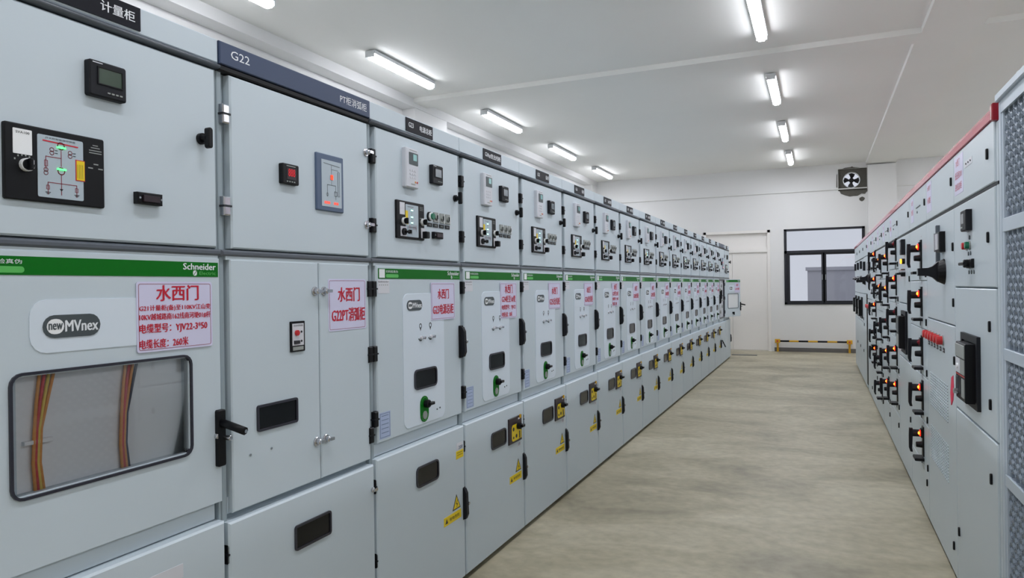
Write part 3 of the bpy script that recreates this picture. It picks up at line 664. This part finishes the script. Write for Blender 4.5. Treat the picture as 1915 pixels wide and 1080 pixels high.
def pt_cabinet(k, far=False):
    t = thing('switchgear_cabinet', 'grey switchgear cabinet near the far end with its middle compartment exposed' if far else 'grey switchgear cabinet with full-width dark blue header band and split middle doors', 'cabinet', (LX, Y0+PW*k, 0), PI/2, GRP)
    body(t); header(t, ('G22', 'PT柜消弧柜') if not far else ('G37', 'PT柜消弧柜'), True)
    o = upper_door(t, metal=not far, u0=.045, u1=.787)
    m = M(); m.box(.261, .345, 1.898, 1.969, 0, .018, 'black', rc=.005, bev=.003); m.box(.282, .328, 1.915, 1.955, .018, .0187, 'lock_paint'); m.text('888', .288, .322, 1.925, 1.952, .0194, 'led_digit', .01)
    m.box(.28, .325, 1.9595, 1.9625, .018, .019, 'lamp_grey')
    for i in range(4): m.box(.28+.012*i, .286+.012*i, 1.905, 1.909, .018, .0195, 'lamp_grey')
    m.obj('digital_meter', o)
    m = M(); m.box(.451, .612, 1.825, 2.04, 0, .009, 'mimic_blue', rc=.004, bev=.003); m.box(.478, .597, 1.842, 2.018, .009, .010, 'grey_panel'); e = .0106; c = 'slate'
    m.line([(.49, 2.005), (.585, 2.0)], .002, e, c); m.line([(.535, 1.998), (.535, 1.96)], .002, e, c); m.line([(.535, 1.985), (.575, 1.985), (.575, 1.89)], .0014, e, c); m.rim(.528, .543, 1.945, 1.962, .001, .01, e, c)
    m.box(.531, .543, 1.946, 1.964, .01, .0125, 'led_red'); m.line([(.535, 1.94), (.535, 1.925)], .002, e, c); m.line([(.51, 1.88), (.51, 1.925), (.56, 1.925), (.56, 1.88)], .002, e, c)
    m.ringline(.51, 1.888, .006, .0015, e, c, 8); m.rim(.552, .568, 1.885, 1.903, .0015, .01, e, c); m.line([(.56, 1.885), (.56, 1.872)], .002, e, c)
    m.box(.575, .582, 1.89, 1.98, .01, e, 'grey_panel'); m.rim(.573, .584, 1.885, 1.98, .001, .01, e+.0002, c)
    m.text('888', .492, .525, 1.852, 1.862, .0108, 'led_red', .01); m.text('88', .548, .575, 1.852, 1.862, .0108, 'led_red', .01); m.obj('mimic_display', o)
    cam_lock(o, .772, 2.092); cam_lock(o, .772, 1.793)
    if not far:
        m = M(); m.box(.035, .464, .822, 1.628, -.03, 0, 'paint', bev=.004); o = m.obj('middle_door', t)
        cam_lock(o, .44, 1.522); cam_lock(o, .44, .966)
        m = M(); m.box(.304, .377, 1.308, 1.416, 0, .006, 'black', rc=.003); m.box(.311, .370, 1.330, 1.408, .006, .007, 'off_white'); m.text('综合控制器', .317, .365, 1.398, 1.404, .0076, 'dark_ink', 0)
        m.cyl(.332, 1.375, .007, .014, .010, 'button_red'); m.cyl(.357, 1.378, .007, .009, .004, 'dark_ink', n=8); m.box(.318, .345, 1.336, 1.348, .007, .012, 'dark_ink'); m.cyl(.357, 1.345, .007, .009, .004, 'dark_ink', n=8)
        m.box(.313, .368, 1.313, 1.326, .006, .007, 'lamp_grey'); m.obj('small_control_panel', o)
        view_window(o, .14, .337, 1.058, 1.146, 0, rc=.009)
        m = M(); m.cyl(.11, .99, 0, .003, .004, 'steel', n=8); m.cyl(.206, .991, 0, .003, .004, 'steel', n=8); m.obj('screw_pair', o)
        m = M(); m.box(.469, .781, .822, 1.628, -.03, 0, 'paint', bev=.004); o = m.obj('side_door', t)
        cam_lock(o, .492, 1.522); cam_lock(o, .492, .966); sticker(o, [('水西门', .24, .82, .16, .44), ('G22PT消弧柜', .08, .96, .56, .83)], .518, .758, 1.367, 1.568, 0)
        for w_ in (1.528, 1.255, .92): hinge(o, .784, w_, h=.065)
        m = M()
        for u in (.19, .33, .70): m.box(u, u+.006, .815, .82, -.03, -.005, 'gap')
        o.data.update()
    else:
        m = M()      # open compartment: fittings on the mounting plate
        m.box(.03, .78, .874, 1.628, -.032, -.028, 'relay_body'); m.rim(.03, .78, .874, 1.628, .02, -.028, -.002, 'window_rim')
        for u, w_ in ((.45, 1.5), (.55, 1.1), (.3, 1.0), (.3, 1.42)): m.cyl(u, w_, -.028, -.01, .03, 'lamp_grey')
        m.box(.1, .7, 1.2, 1.23, -.028, -.012, 'lamp_grey'); o = m.obj('open_compartment', t); m = M(); m.box(.28, .34, 1.25, 1.42, -.028, .01, 'black', bev=.005); m.box(.34, .5, 1.3, 1.32, -.02, .0, 'black'); m.obj('operating_lever', o)
    m = M(); m.box(.006, .787, .03, .80, -.03, .012, 'paint', bev=.006); o = m.obj('lower_door', t)
    if far: swing_handle(o, .15, .33, .5, lever='down')
    else:
        view_window(o, .30, .50, .608, .697, .012, rc=.012); cam_lock(o, .770, .699); hinge(o, .0, .70, h=.06); hinge(o, .0, .39, h=.06)
    return t
metering(-2)
pt_cabinet(-1)
for k in range(14): feeder(k)
pt_cabinet(14, True)
metering(15, True)

# ------------------------------------------------------------------ right row: low voltage cabinets
def right_cab(name, label, y_near, y_far, cat='cabinet', grp='grey low-voltage cabinets of the right row'):
    return thing(name, label, cat, (RX, y_far, 0), -PI/2, grp), (lambda Y: y_far-Y), y_far-y_near
def lock_dot(m, u, w): m.box(u-.009, u+.009, w-.022, w+.022, 0, .008, 'black', rc=.008, bev=.002)
def lv_body(t, W, top=2.155):
    m = M(); m.box(.001, W-.001, .03, top-.01, -.95, -.025, 'paint_frame'); m.box(.005, W-.005, 0, .03, -.93, -.05, 'gap'); m.box(0, W, 1.893, 1.905, -.03, -.004, 'gap'); return m.obj('body', t)
def lv_panel(t, nm, u0, u1, w0, w1, locks=(), label=None, d=0):
    m = M(); m.box(u0+.002, u1-.002, w0+.002, w1-.002, -.03, d, 'paint_right', bev=.004)
    for u, w_ in locks: lock_dot(m, u, w_)
    return m.obj(nm, t, label)
def duct(t, W, first=False):
    m = M(); P = [(-.2, 2.155), (.006, 2.150), (.010, 2.175), (.0, 2.195), (-.2, 2.20)]
    m.loft([[(u, w, d) for d, w in P] for u in (.001, W-(.03 if first else .001))], 'duct_red')
    if first: m.box(W-.03, W, 2.135, 2.20, -.2, .014, 'duct_end', bev=.004)
    m.obj('red_busbar_cover', t)
def drawer_mech(par, u, w, lit, s=1.0):
    """u,w = lamp position; black operating mechanism as on withdrawable drawers"""
    m = M()
    m.box(u-.03*s, u+.03*s, w-.15*s, w+.045*s, 0, .008, 'black', bev=.002)                     # escutcheon
    m.box(u-.026*s, u+.026*s, w-.027*s, w+.030*s, .008, .018, 'black', bev=.003)
    m.cyl(u+.002, w-.075*s, .008, .045, .021*s, 'black', r1=.018*s, bev=.003)      # lower knob
    m.cyl(u-.05*s, w-.01*s, 0, .062, .024*s, 'black_soft', bev=.004); o = m.obj('operating_mechanism', par)
    m = M(); m.loft([[(u-.066*s, y, a), (u-.038*s, y, a), (u-.038*s, y, b), (u-.066*s, y, b)] for y, a, b in ((w+.022*s, .058, .078), (w-.03*s, .058, .08), (w-.11*s, .062, .08), (w-.135*s, .058, .072))], 'black_soft'); m.obj('handle_grip', par)
    m = M(); m.cyl(u+.002, w, .018, .024, .020*s, 'lamp_red_hot' if lit else 'lamp_red_off')
    m.dome(u+.002, w, .024, .011*s, .009, 'lamp_red_core' if lit else 'lamp_red_off'); m.obj('signal_lamp', par, 'glowing red lamp' if lit else 'unlit dark red lamp')
    m = M(); m.box(u-.09*s, u+.03*s, w-.180*s, w-.162*s, 0, .055, 'black', bev=.004); m.box(u-.085*s, u-.079*s, w-.215*s, w-.18*s, .0, .004, 'slate'); m.line([(u-.05, w-.205*s), (u+.03, w-.235*s)], .004, .003, 'dark_ink'); m.obj('pull_handle', par)
def drawer_cab(label, yn, yf, lamp_y, zs, red_btn=()):
    t, U, W = right_cab('low_voltage_cabinet', label, yn, yf); lv_body(t, W); duct(t, W)
    o = lv_panel(t, 'busbar_door', 0, W, 1.905, 2.15, [(W-.06, 2.03)]); m = M(); m.box(.1, .25, 1.95, 2.12, 0, .001, 'sticker'); m.text('水西门', .13, .22, 2.07, 2.1, .0016, 'red_ink', 0); m.text('馈线柜', .12, .23, 2.0, 2.04, .0016, 'red_ink', 0); m.obj('red_lettered_sticker', o)
    m = M(); m.box(.4, .6, 2.03, 2.035, 0, .004, 'slate'); m.cyl(.45, 2.0, 0, .004, .008, 'slate', n=8); m.obj('door_stay', o)
    n = len(zs); ed = [1.893]+[(zs[i]+zs[i+1])/2+.02-.09 for i in range(n-1)]+[max(zs[-1]-.26, .33)]
    u = U(lamp_y)
    for i, (z, lit) in enumerate(zip(zs, LIT)):
        o = lv_panel(t, 'drawer_unit', 0, W, ed[i+1], ed[i]); drawer_mech(o, u, z, lit)
        m = M(); m.box(u-.02, u+.02, z+.06, z+.075, 0, .001, 'off_white'); m.text('A1', u-.01, u+.01, z+.062, z+.073, .0016, 'dark_ink', 0); m.obj('drawer_tag', o)
        m = M(); lock_dot(m, W-.04, z-.18); m.obj('lock_button', o)
    lv_panel(t, 'bottom_door', 0, W, .035, ed[-1], [(W-.08, ed[-1]-.08)])
    return t
# perforated enclosure at the camera's end
def enclosure():
    t = thing('perforated_enclosure', 'pale grey enclosure with honeycomb perforated door at the near right edge', 'enclosure', (RX, 3.125, 0), -PI/2)
    L = 1.5; top = 2.19
    m = M(); m.box(0, L, 0, top, -1.3, -.024, 'mesh_back'); m.obj('body', t)
    m = M(); m.box(0, .03, 0, top, -.04, 0, 'mesh_paint', bev=.003); m.box(L-.03, L, 0, top, -.04, 0, 'mesh_paint', bev=.003)
    m.box(.0, L, top, top+.03, -1.3, .012, 'mesh_paint', bev=.004); m.box(.03, L-.03, top-.045, top, -.04, 0, 'mesh_paint'); m.box(.03, L-.03, 0, .06, -.04, 0, 'mesh_paint'); m.obj('frame', t)
    m = M()
    rails = [(1.705, 1.756), (1.235, 1.278), (.77, .815)]
    for a, b in rails: m.box(.03, L-.03, a, b, -.03, -.002, 'mesh_paint', bev=.002)
    m.box(.03, .05, .06, top-.045, -.03, -.004, 'mesh_paint'); dr = m.obj('door_frame', t)
    # expanded metal with staggered lens-shaped holes
    edges = [(1.756, top-.045), (1.278, 1.705), (.815, 1.235), (.06, .77)]
    for a, b in edges:
        m = M(); px, pz = .066, .058
        nx = int((L-.09)/px); nz = int((b-a)/pz*2)+1; hz = (b-a)/nz
        for j in range(nz):
            for i in range(nx+1):
                cx = .05+px*(i+(.5 if j % 2 else 0)); cz = a+hz*(j+.5)
                # one raised lens frame per cell
                ang = [q*PI/3+PI/6 for q in range(6)]; o_ = [(cx+px*.577*math.cos(q), max(a, min(b, cz+hz*1.333*math.sin(q)))) for q in ang]
                i_ = [(cx+px*.40*math.cos(q), max(a, min(b, cz+hz*.95*math.sin(q)))) for q in ang]
                Ra = m.pts([(x, z, -.014) for x, z in o_]); Rb = m.pts([(x, z, -.008) for x, z in i_]); Rc = m.pts([(x, z, -.022) for x, z in i_])
                for k in range(6):
                    m.face((Ra[k], Ra[(k+1) % 6], Rb[(k+1) % 6], Rb[k]), 'mesh_strand'); m.face((Rb[k], Rb[(k+1) % 6], Rc[(k+1) % 6], Rc[k]), 'mesh_strand')
        m.obj('perforated_sheet', t)
    m = M(); m.cyl(.09, top+.03, -.06, -.03, .006, 'steel'); m.tube([(.06+.03*math.cos(a), top+.055+.035*math.sin(a), -.05) for a in [math.radians(-60+i*30) for i in range(11)]], .007, 'steel'); m.box(.05, .07, top+.03, top+.04, -.07, -.03, 'steel'); m.obj('lifting_eye', t)
enclosure()
# first cabinet: incoming breaker
def incomer(label, yn, yf, first=True):
    t, U, W = right_cab('low_voltage_cabinet', label, yn, yf); lv_body(t, W); duct(t, W, first)
    e = W-.035
    m = M(); m.box(e, W, .035, 2.135, -.03, -.006, 'paint_right', bev=.004); m.obj('corner_post', t)
    o = lv_panel(t, 'busbar_door', 0, e, 1.905, 2.15, [(U(3.31), 2.03)] if first else [(e-.06, 2.03)])
    if first:
        m = M(); u = U(3.93); m.box(u-.12, u+.10, 1.945, 2.13, 0, .001, 'sticker')
        m.text('水西门', u-.08, u+.02, 2.08, 2.115, .0016, 'red_ink', 0); m.text('低压柜D01', u-.1, u+.07, 2.02, 2.055, .0016, 'red_ink', 0); m.text('进线总柜', u-.1, u+.07, 1.965, 2.0, .0016, 'red_ink', 0); m.obj('red_lettered_sticker', o)
        m = M(); m.box(U(3.79), U(3.62), 2.045, 2.075, 0, .001, 'off_white')
        for k in range(3): m.cyl(U(3.75-.05*k), 2.06, .001, .004, .004, 'dark_ink', n=8)
        m.obj('white_label', o)
    o = lv_panel(t, 'control_door', 0, e, 1.50, 1.893, [(U(3.31) if first else e-.06, 1.70)])
    if first:
        m = M(); u0, u1 = U(3.76), U(3.635); m.box(u0, u1, 1.752, 1.845, 0, .025, 'black_soft', rc=.004, bev=.004); m.box(u0+.02, u0+.075, 1.785, 1.83, .025, .0256, 'lcd_grey'); m.box(u0+.02, u0+.06, 1.765, 1.772, .025, .027, 'lamp_grey'); m.obj('power_meter', o)
        m = M(); m.cyl(U(3.69), 1.722, 0, .004, .010, 'slate', n=12); m.obj('round_tag', o)
        for Y, c in ((3.755, 'button_red'), (3.685, 'button_green')):
            m = M(); m.cyl(U(Y), 1.687, 0, .006, .020, 'lamp_grey'); m.cyl(U(Y), 1.687, .006, .022, .016, c, bev=.002); m.obj('push_button', o, 'red push button' if 'red' in c else 'green push button')
        m = M(); 
        for Y in (3.72, 3.67): m.cyl(U(Y), 1.651, 0, .003, .009, 'slate', n=12)
        for Y in (3.71, 3.655, 3.6): m.cyl(U(Y), 1.567, 0, .003, .009, 'slate', n=12)
        m.obj('round_tag', o)
        m = M(); m.box(U(3.72), U(3.6), 1.585, 1.625, 0, .012, 'black', bev=.003); m.cyl(U(3.67), 1.605, .012, .03, .018, 'black', bev=.003); m.box(U(3.72)-.0, U(3.6), 1.598, 1.612, .028, .042, 'black', bev=.003); m.obj('selector_switch', o)
    o = lv_panel(t, 'breaker_door', 0, e, .905, 1.497, [(U(3.3), 1.346), (U(3.3), 1.037)] if first else [])
    # air circuit breaker
    ua, ub = (U(3.86), U(3.49)) if first else (.32, .69)
    m = M(); m.rim(ua, ub, .975, 1.29, .03, 0, .014, 'black_soft'); m.box(ua+.025, ub-.025, .99, 1.275, 0, .004, 'black'); br = m.obj('breaker_bezel', o)
    m = M(); a, b = ua+.11, ub-.045; m.box(a, b, 1.0, 1.255, .004, .05, 'black', bev=.004)
    m.box(a+.008, b-.006, 1.19, 1.248, .05, .054, 'lamp_grey', bev=.002); m.box(a+.008, b-.1, 1.12, 1.185, .05, .053, 'off_white'); m.box(b-.095, b-.006, 1.12, 1.185, .05, .053, 'lamp_grey')
    m.line([(a+.008, 1.112), (b-.006, 1.112)], .006, .0512, 'button_red'); m.box(a+.01, a+.06, 1.02, 1.1, .05, .053, 'slate'); m.box(a+.08, a+.13, 1.03, 1.1, .05, .054, 'black_soft'); m.box(a+.14, b-.01, 1.02, 1.1, .05, .053, 'lamp_grey')
    m.cyl(a+.07, 1.15, .053, .06, .012, 'white', n=12); m.cyl(a+.06, 1.035, .053, .07, .012, 'chrome', n=12); m.obj('breaker_face', br)
    if first:
        m = M(); m.loft([[(a-.02+x*k, z, .06+.004*math.sin(7*z*k)) for x, z in ((.0, 1.085), (.05, 1.10), (.055, 1.03), (.03, .985), (-.015, .955), (-.03, 1.01))] for k in (1,)] + [[(a-.02+x, z, .066) for x, z in ((.0, 1.085), (.05, 1.10), (.055, 1.03), (.03, .985), (-.015, .955), (-.03, 1.01))]], 'ribbon'); rb = m.obj('red_ribbon'); rb.parent = None
        rb.matrix_world = Matrix.Translation((RX, yf, 0)) @ Matrix.Rotation(-PI/2, 4, 'Z'); tag(rb, 'crumpled red ribbon tag hanging from the breaker of the nearest right cabinet', 'ribbon')
    lv_panel(t, 'bottom_door', 0, e, .035, .90, [(U(3.3), .742), (.06, .3)] if first else [(e-.06, .7)])
    return t
incomer('grey low-voltage cabinet nearest the honeycomb enclosure, with meter and red and green buttons', 3.165, 4.08)
# second: reactive compensation with knife switch
def capacitor(label, yn, yf, near=True):
    t, U, W = right_cab('low_voltage_cabinet', label, yn, yf); lv_body(t, W); duct(t, W)
    o = lv_panel(t, 'busbar_door', 0, W, 1.905, 2.15, [(W-.06, 2.03)]); m = M(); m.box(.03, .22, 1.95, 2.13, 0, .001, 'sticker'); m.text('水西门', .06, .19, 2.08, 2.11, .0016, 'red_ink', 0); m.text('补偿柜', .06, .19, 2.0, 2.04, .0016, 'red_ink', 0); m.obj('red_lettered_sticker', o)
    o = lv_panel(t, 'switch_door', 0, W, 1.305, 1.893, [(W-.03, 1.70), (W-.03, 1.42)])
    m = M(); u = W-.32; m.cyl(u, 1.58, 0, .035, .07, 'black', r1=.055, n=20, bev=.006); m.loft([[(u-.022, 1.58-k, d), (u+.022, 1.58-k, d), (u+.022, 1.58+k, d), (u-.022, 1.58+k, d)] for d, k in ((.03, .055), (.055, .03), (.075, .022), (.125, .02))], 'black_soft'); m.box(u-.016, u+.016, 1.565, 1.592, .12, .128, 'steel'); m.obj('rotary_handle', o)
    m = M(); u = W-.33; m.box(u-.06, u+.06, 1.685, 1.795, 0, .028, 'black', bev=.004); m.box(u-.035, u+.03, 1.70, 1.785, .028, .034, 'off_white'); m.box(u-.05, u-.035, 1.69, 1.79, .028, .04, 'chrome'); m.obj('controller', o)
    m = M(); u = W-.46; m.box(u-.012, u+.012, 1.63, 1.84, 0, .02, 'lip', bev=.003); m.obj('grey_guard_strip', o)
    o = lv_panel(t, 'vented_door', 0, W, .035, 1.302, [(W-.02, 1.13), (W-.09, .18)])
    for k in range(6):
        m = M(); u = .045+.11*k; m.cyl(u, 1.205, 0, .006, .028, 'lamp_grey'); m.cyl(u, 1.205, .006, .035, .024, 'button_red', bev=.004); m.obj('signal_lamp', o)
    m = M()
    for k in range(6): u = .06+.11*k; m.box(u-.03, u+.03, 1.14, 1.165, 0, .002, 'dark_ink'); m.line([(u-.02, 1.152), (u+.02, 1.152)], .003, .0026, 'off_white')
    m.obj('lamp_tags', o)
    for z0, z1 in ((.78, 1.0), (.46, .68)):
        m = M()
        nz = int((z1-z0)/.016)
        for j in range(nz):
            z = z0+j*.016
            for i in range(14):
                u = .10+.046*i; m.box(u, u+.03, z, z+.005, 0, .0035, 'paint_right'); m.face(m.pts([(u, z-.006, .0004), (u+.03, z-.004, .0004), (u+.03, z+.001, .0004), (u, z+.001, .0004)]), 'slate')
        m.obj('louvre_field', o)
    return t
capacitor('grey low-voltage cabinet with large black rotary handle, six red lamps and louvred door', 4.08, 5.05)
LIT = (1, 1, 0, 1, 1)
drawer_cab('grey drawer cabinet with five large black handles, directly beyond the louvred cabinet', 5.05, 5.93, 5.30, (1.757, 1.45, 1.13, .835, .532))
# fourth: feeder breaker
def breaker_cab(label, yn, yf, lamp=True):
    t, U, W = right_cab('low_voltage_cabinet', label, yn, yf); lv_body(t, W); duct(t, W)
    lv_panel(t, 'busbar_door', 0, W, 1.905, 2.15, [(W-.06, 2.03)]); o = lv_panel(t, 'control_door', 0, W, 1.36, 1.893, [(W-.03, 1.55)])
    m = M(); m.box(.42, .52, 1.74, 1.86, 0, .03, 'black_soft', bev=.004); m.box(.44, .49, 1.78, 1.84, .03, .031, 'lcd_grey'); m.obj('power_meter', o)
    if lamp: m = M(); m.cyl(.47, 1.69, 0, .02, .022, 'black'); m.cyl(.45, 1.69, .0, .03, .018, 'amber'); m.obj('signal_lamp', o, 'glowing amber lamp')
    m = M(); m.cyl(.48, 1.6, 0, .03, .03, 'black', bev=.004); m.box(.40, .5, 1.585, 1.60, .03, .06, 'black', bev=.004); m.cyl(.5, 1.61, .0, .045, .012, 'chrome'); m.obj('rotary_switch', o)
    o = lv_panel(t, 'breaker_door', 0, W, .92, 1.355, [(W-.03, .98)]); m = M(); m.rim(.30, .62, .97, 1.30, .03, 0, .016, 'black_soft'); m.box(.33, .59, 1.0, 1.27, 0, .004, 'black'); br = m.obj('breaker_bezel', o)
    m = M(); m.box(.38, .55, 1.01, 1.26, .004, .055, 'black', bev=.004); m.box(.39, .54, 1.02, 1.12, .055, .058, 'lamp_grey'); m.box(.39, .54, 1.14, 1.25, .055, .058, 'slate'); m.obj('breaker_face', br)
    lv_panel(t, 'bottom_door', 0, W, .035, .915, [(W-.05, .5)])
    return t
breaker_cab('grey low-voltage cabinet with amber lamp and tall black breaker between two drawer cabinets', 5.93, 6.75)
LIT = (0, 1, 0, 1, 1)
drawer_cab('grey drawer cabinet just beyond the amber-lamped cabinet, three lamps lit', 6.75, 7.58, 6.93, (1.86, 1.562, 1.27, .95, .64))
LIT = (1, 1, 0, 1, 1)
drawer_cab('grey drawer cabinet, second beyond the amber-lamped one, with four lamps lit', 7.58, 8.36, 7.75, (1.785, 1.475, 1.16, .86, .56))
LIT = (1, 1, 0, 0, 0)
drawer_cab('grey drawer cabinet, third beyond the amber-lamped one, only top two lamps lit', 8.36, 9.14, 8.55, (1.775, 1.485, 1.08, .72, .44))
LIT = (1, 1, 1, 0, 1)
drawer_cab('grey drawer cabinet, fourth beyond the amber-lamped one, last with glowing lamps', 9.14, 9.98, 9.33, (1.865, 1.57, 1.27, .95, .75))
capacitor('far grey cabinet with black rotary handle, beyond the last glowing drawer cabinet', 9.98, 10.9)
# dark inside of an open gap, put in as a flush black strip
def ajar_cab():
    t, U, W = right_cab('low_voltage_cabinet', 'far grey cabinet with a tall black strip standing in for a dark gap, meter on top', 10.9, 11.8)
    m = M(); m.box(.001, W-.001, .03, 2.145, -.95, -.2, 'paint_frame'); m.box(.005, W-.005, 0, .03, -.93, -.05, 'gap'); m.box(.001, .02, .03, 2.145, -.2, -.03, 'paint_frame'); m.box(W-.02, W-.001, .03, 2.145, -.2, -.03, 'paint_frame'); m.box(.02, W-.02, .1, 1.36, -.199, -.19, 'gap'); m.obj('body', t)
    duct(t, W); lv_panel(t, 'busbar_door', 0, W, 1.905, 2.15, [(W-.06, 2.03)]); o = lv_panel(t, 'control_door', 0, W, 1.365, 1.9, [])
    m = M(); m.box(.35, .48, 1.7, 1.83, 0, .03, 'black_soft', bev=.004); m.obj('power_meter', o); m = M(); m.cyl(.45, 1.55, 0, .04, .06, 'black', r1=.04); m.box(.43, .47, 1.53, 1.57, .04, .12, 'black', bev=.004); m.obj('rotary_handle', o)
    lv_panel(t, 'lower_door', 0, W-.22, .035, 1.36, [(.1, .9)]); m = M(); m.box(W-.2, W-.03, .1, 1.36, -.03, .006, 'black'); m.obj('dark_gap_strip', t)
ajar_cab()
breaker_cab('far grey cabinet with tall black breaker, first beyond the black gap strip', 11.8, 12.7, False)
breaker_cab('far grey cabinet with tall black breaker, second beyond the black gap strip', 12.7, 13.6, False)
breaker_cab('farthest grey low-voltage cabinet, nearest the window wall', 13.6, 14.5, False)
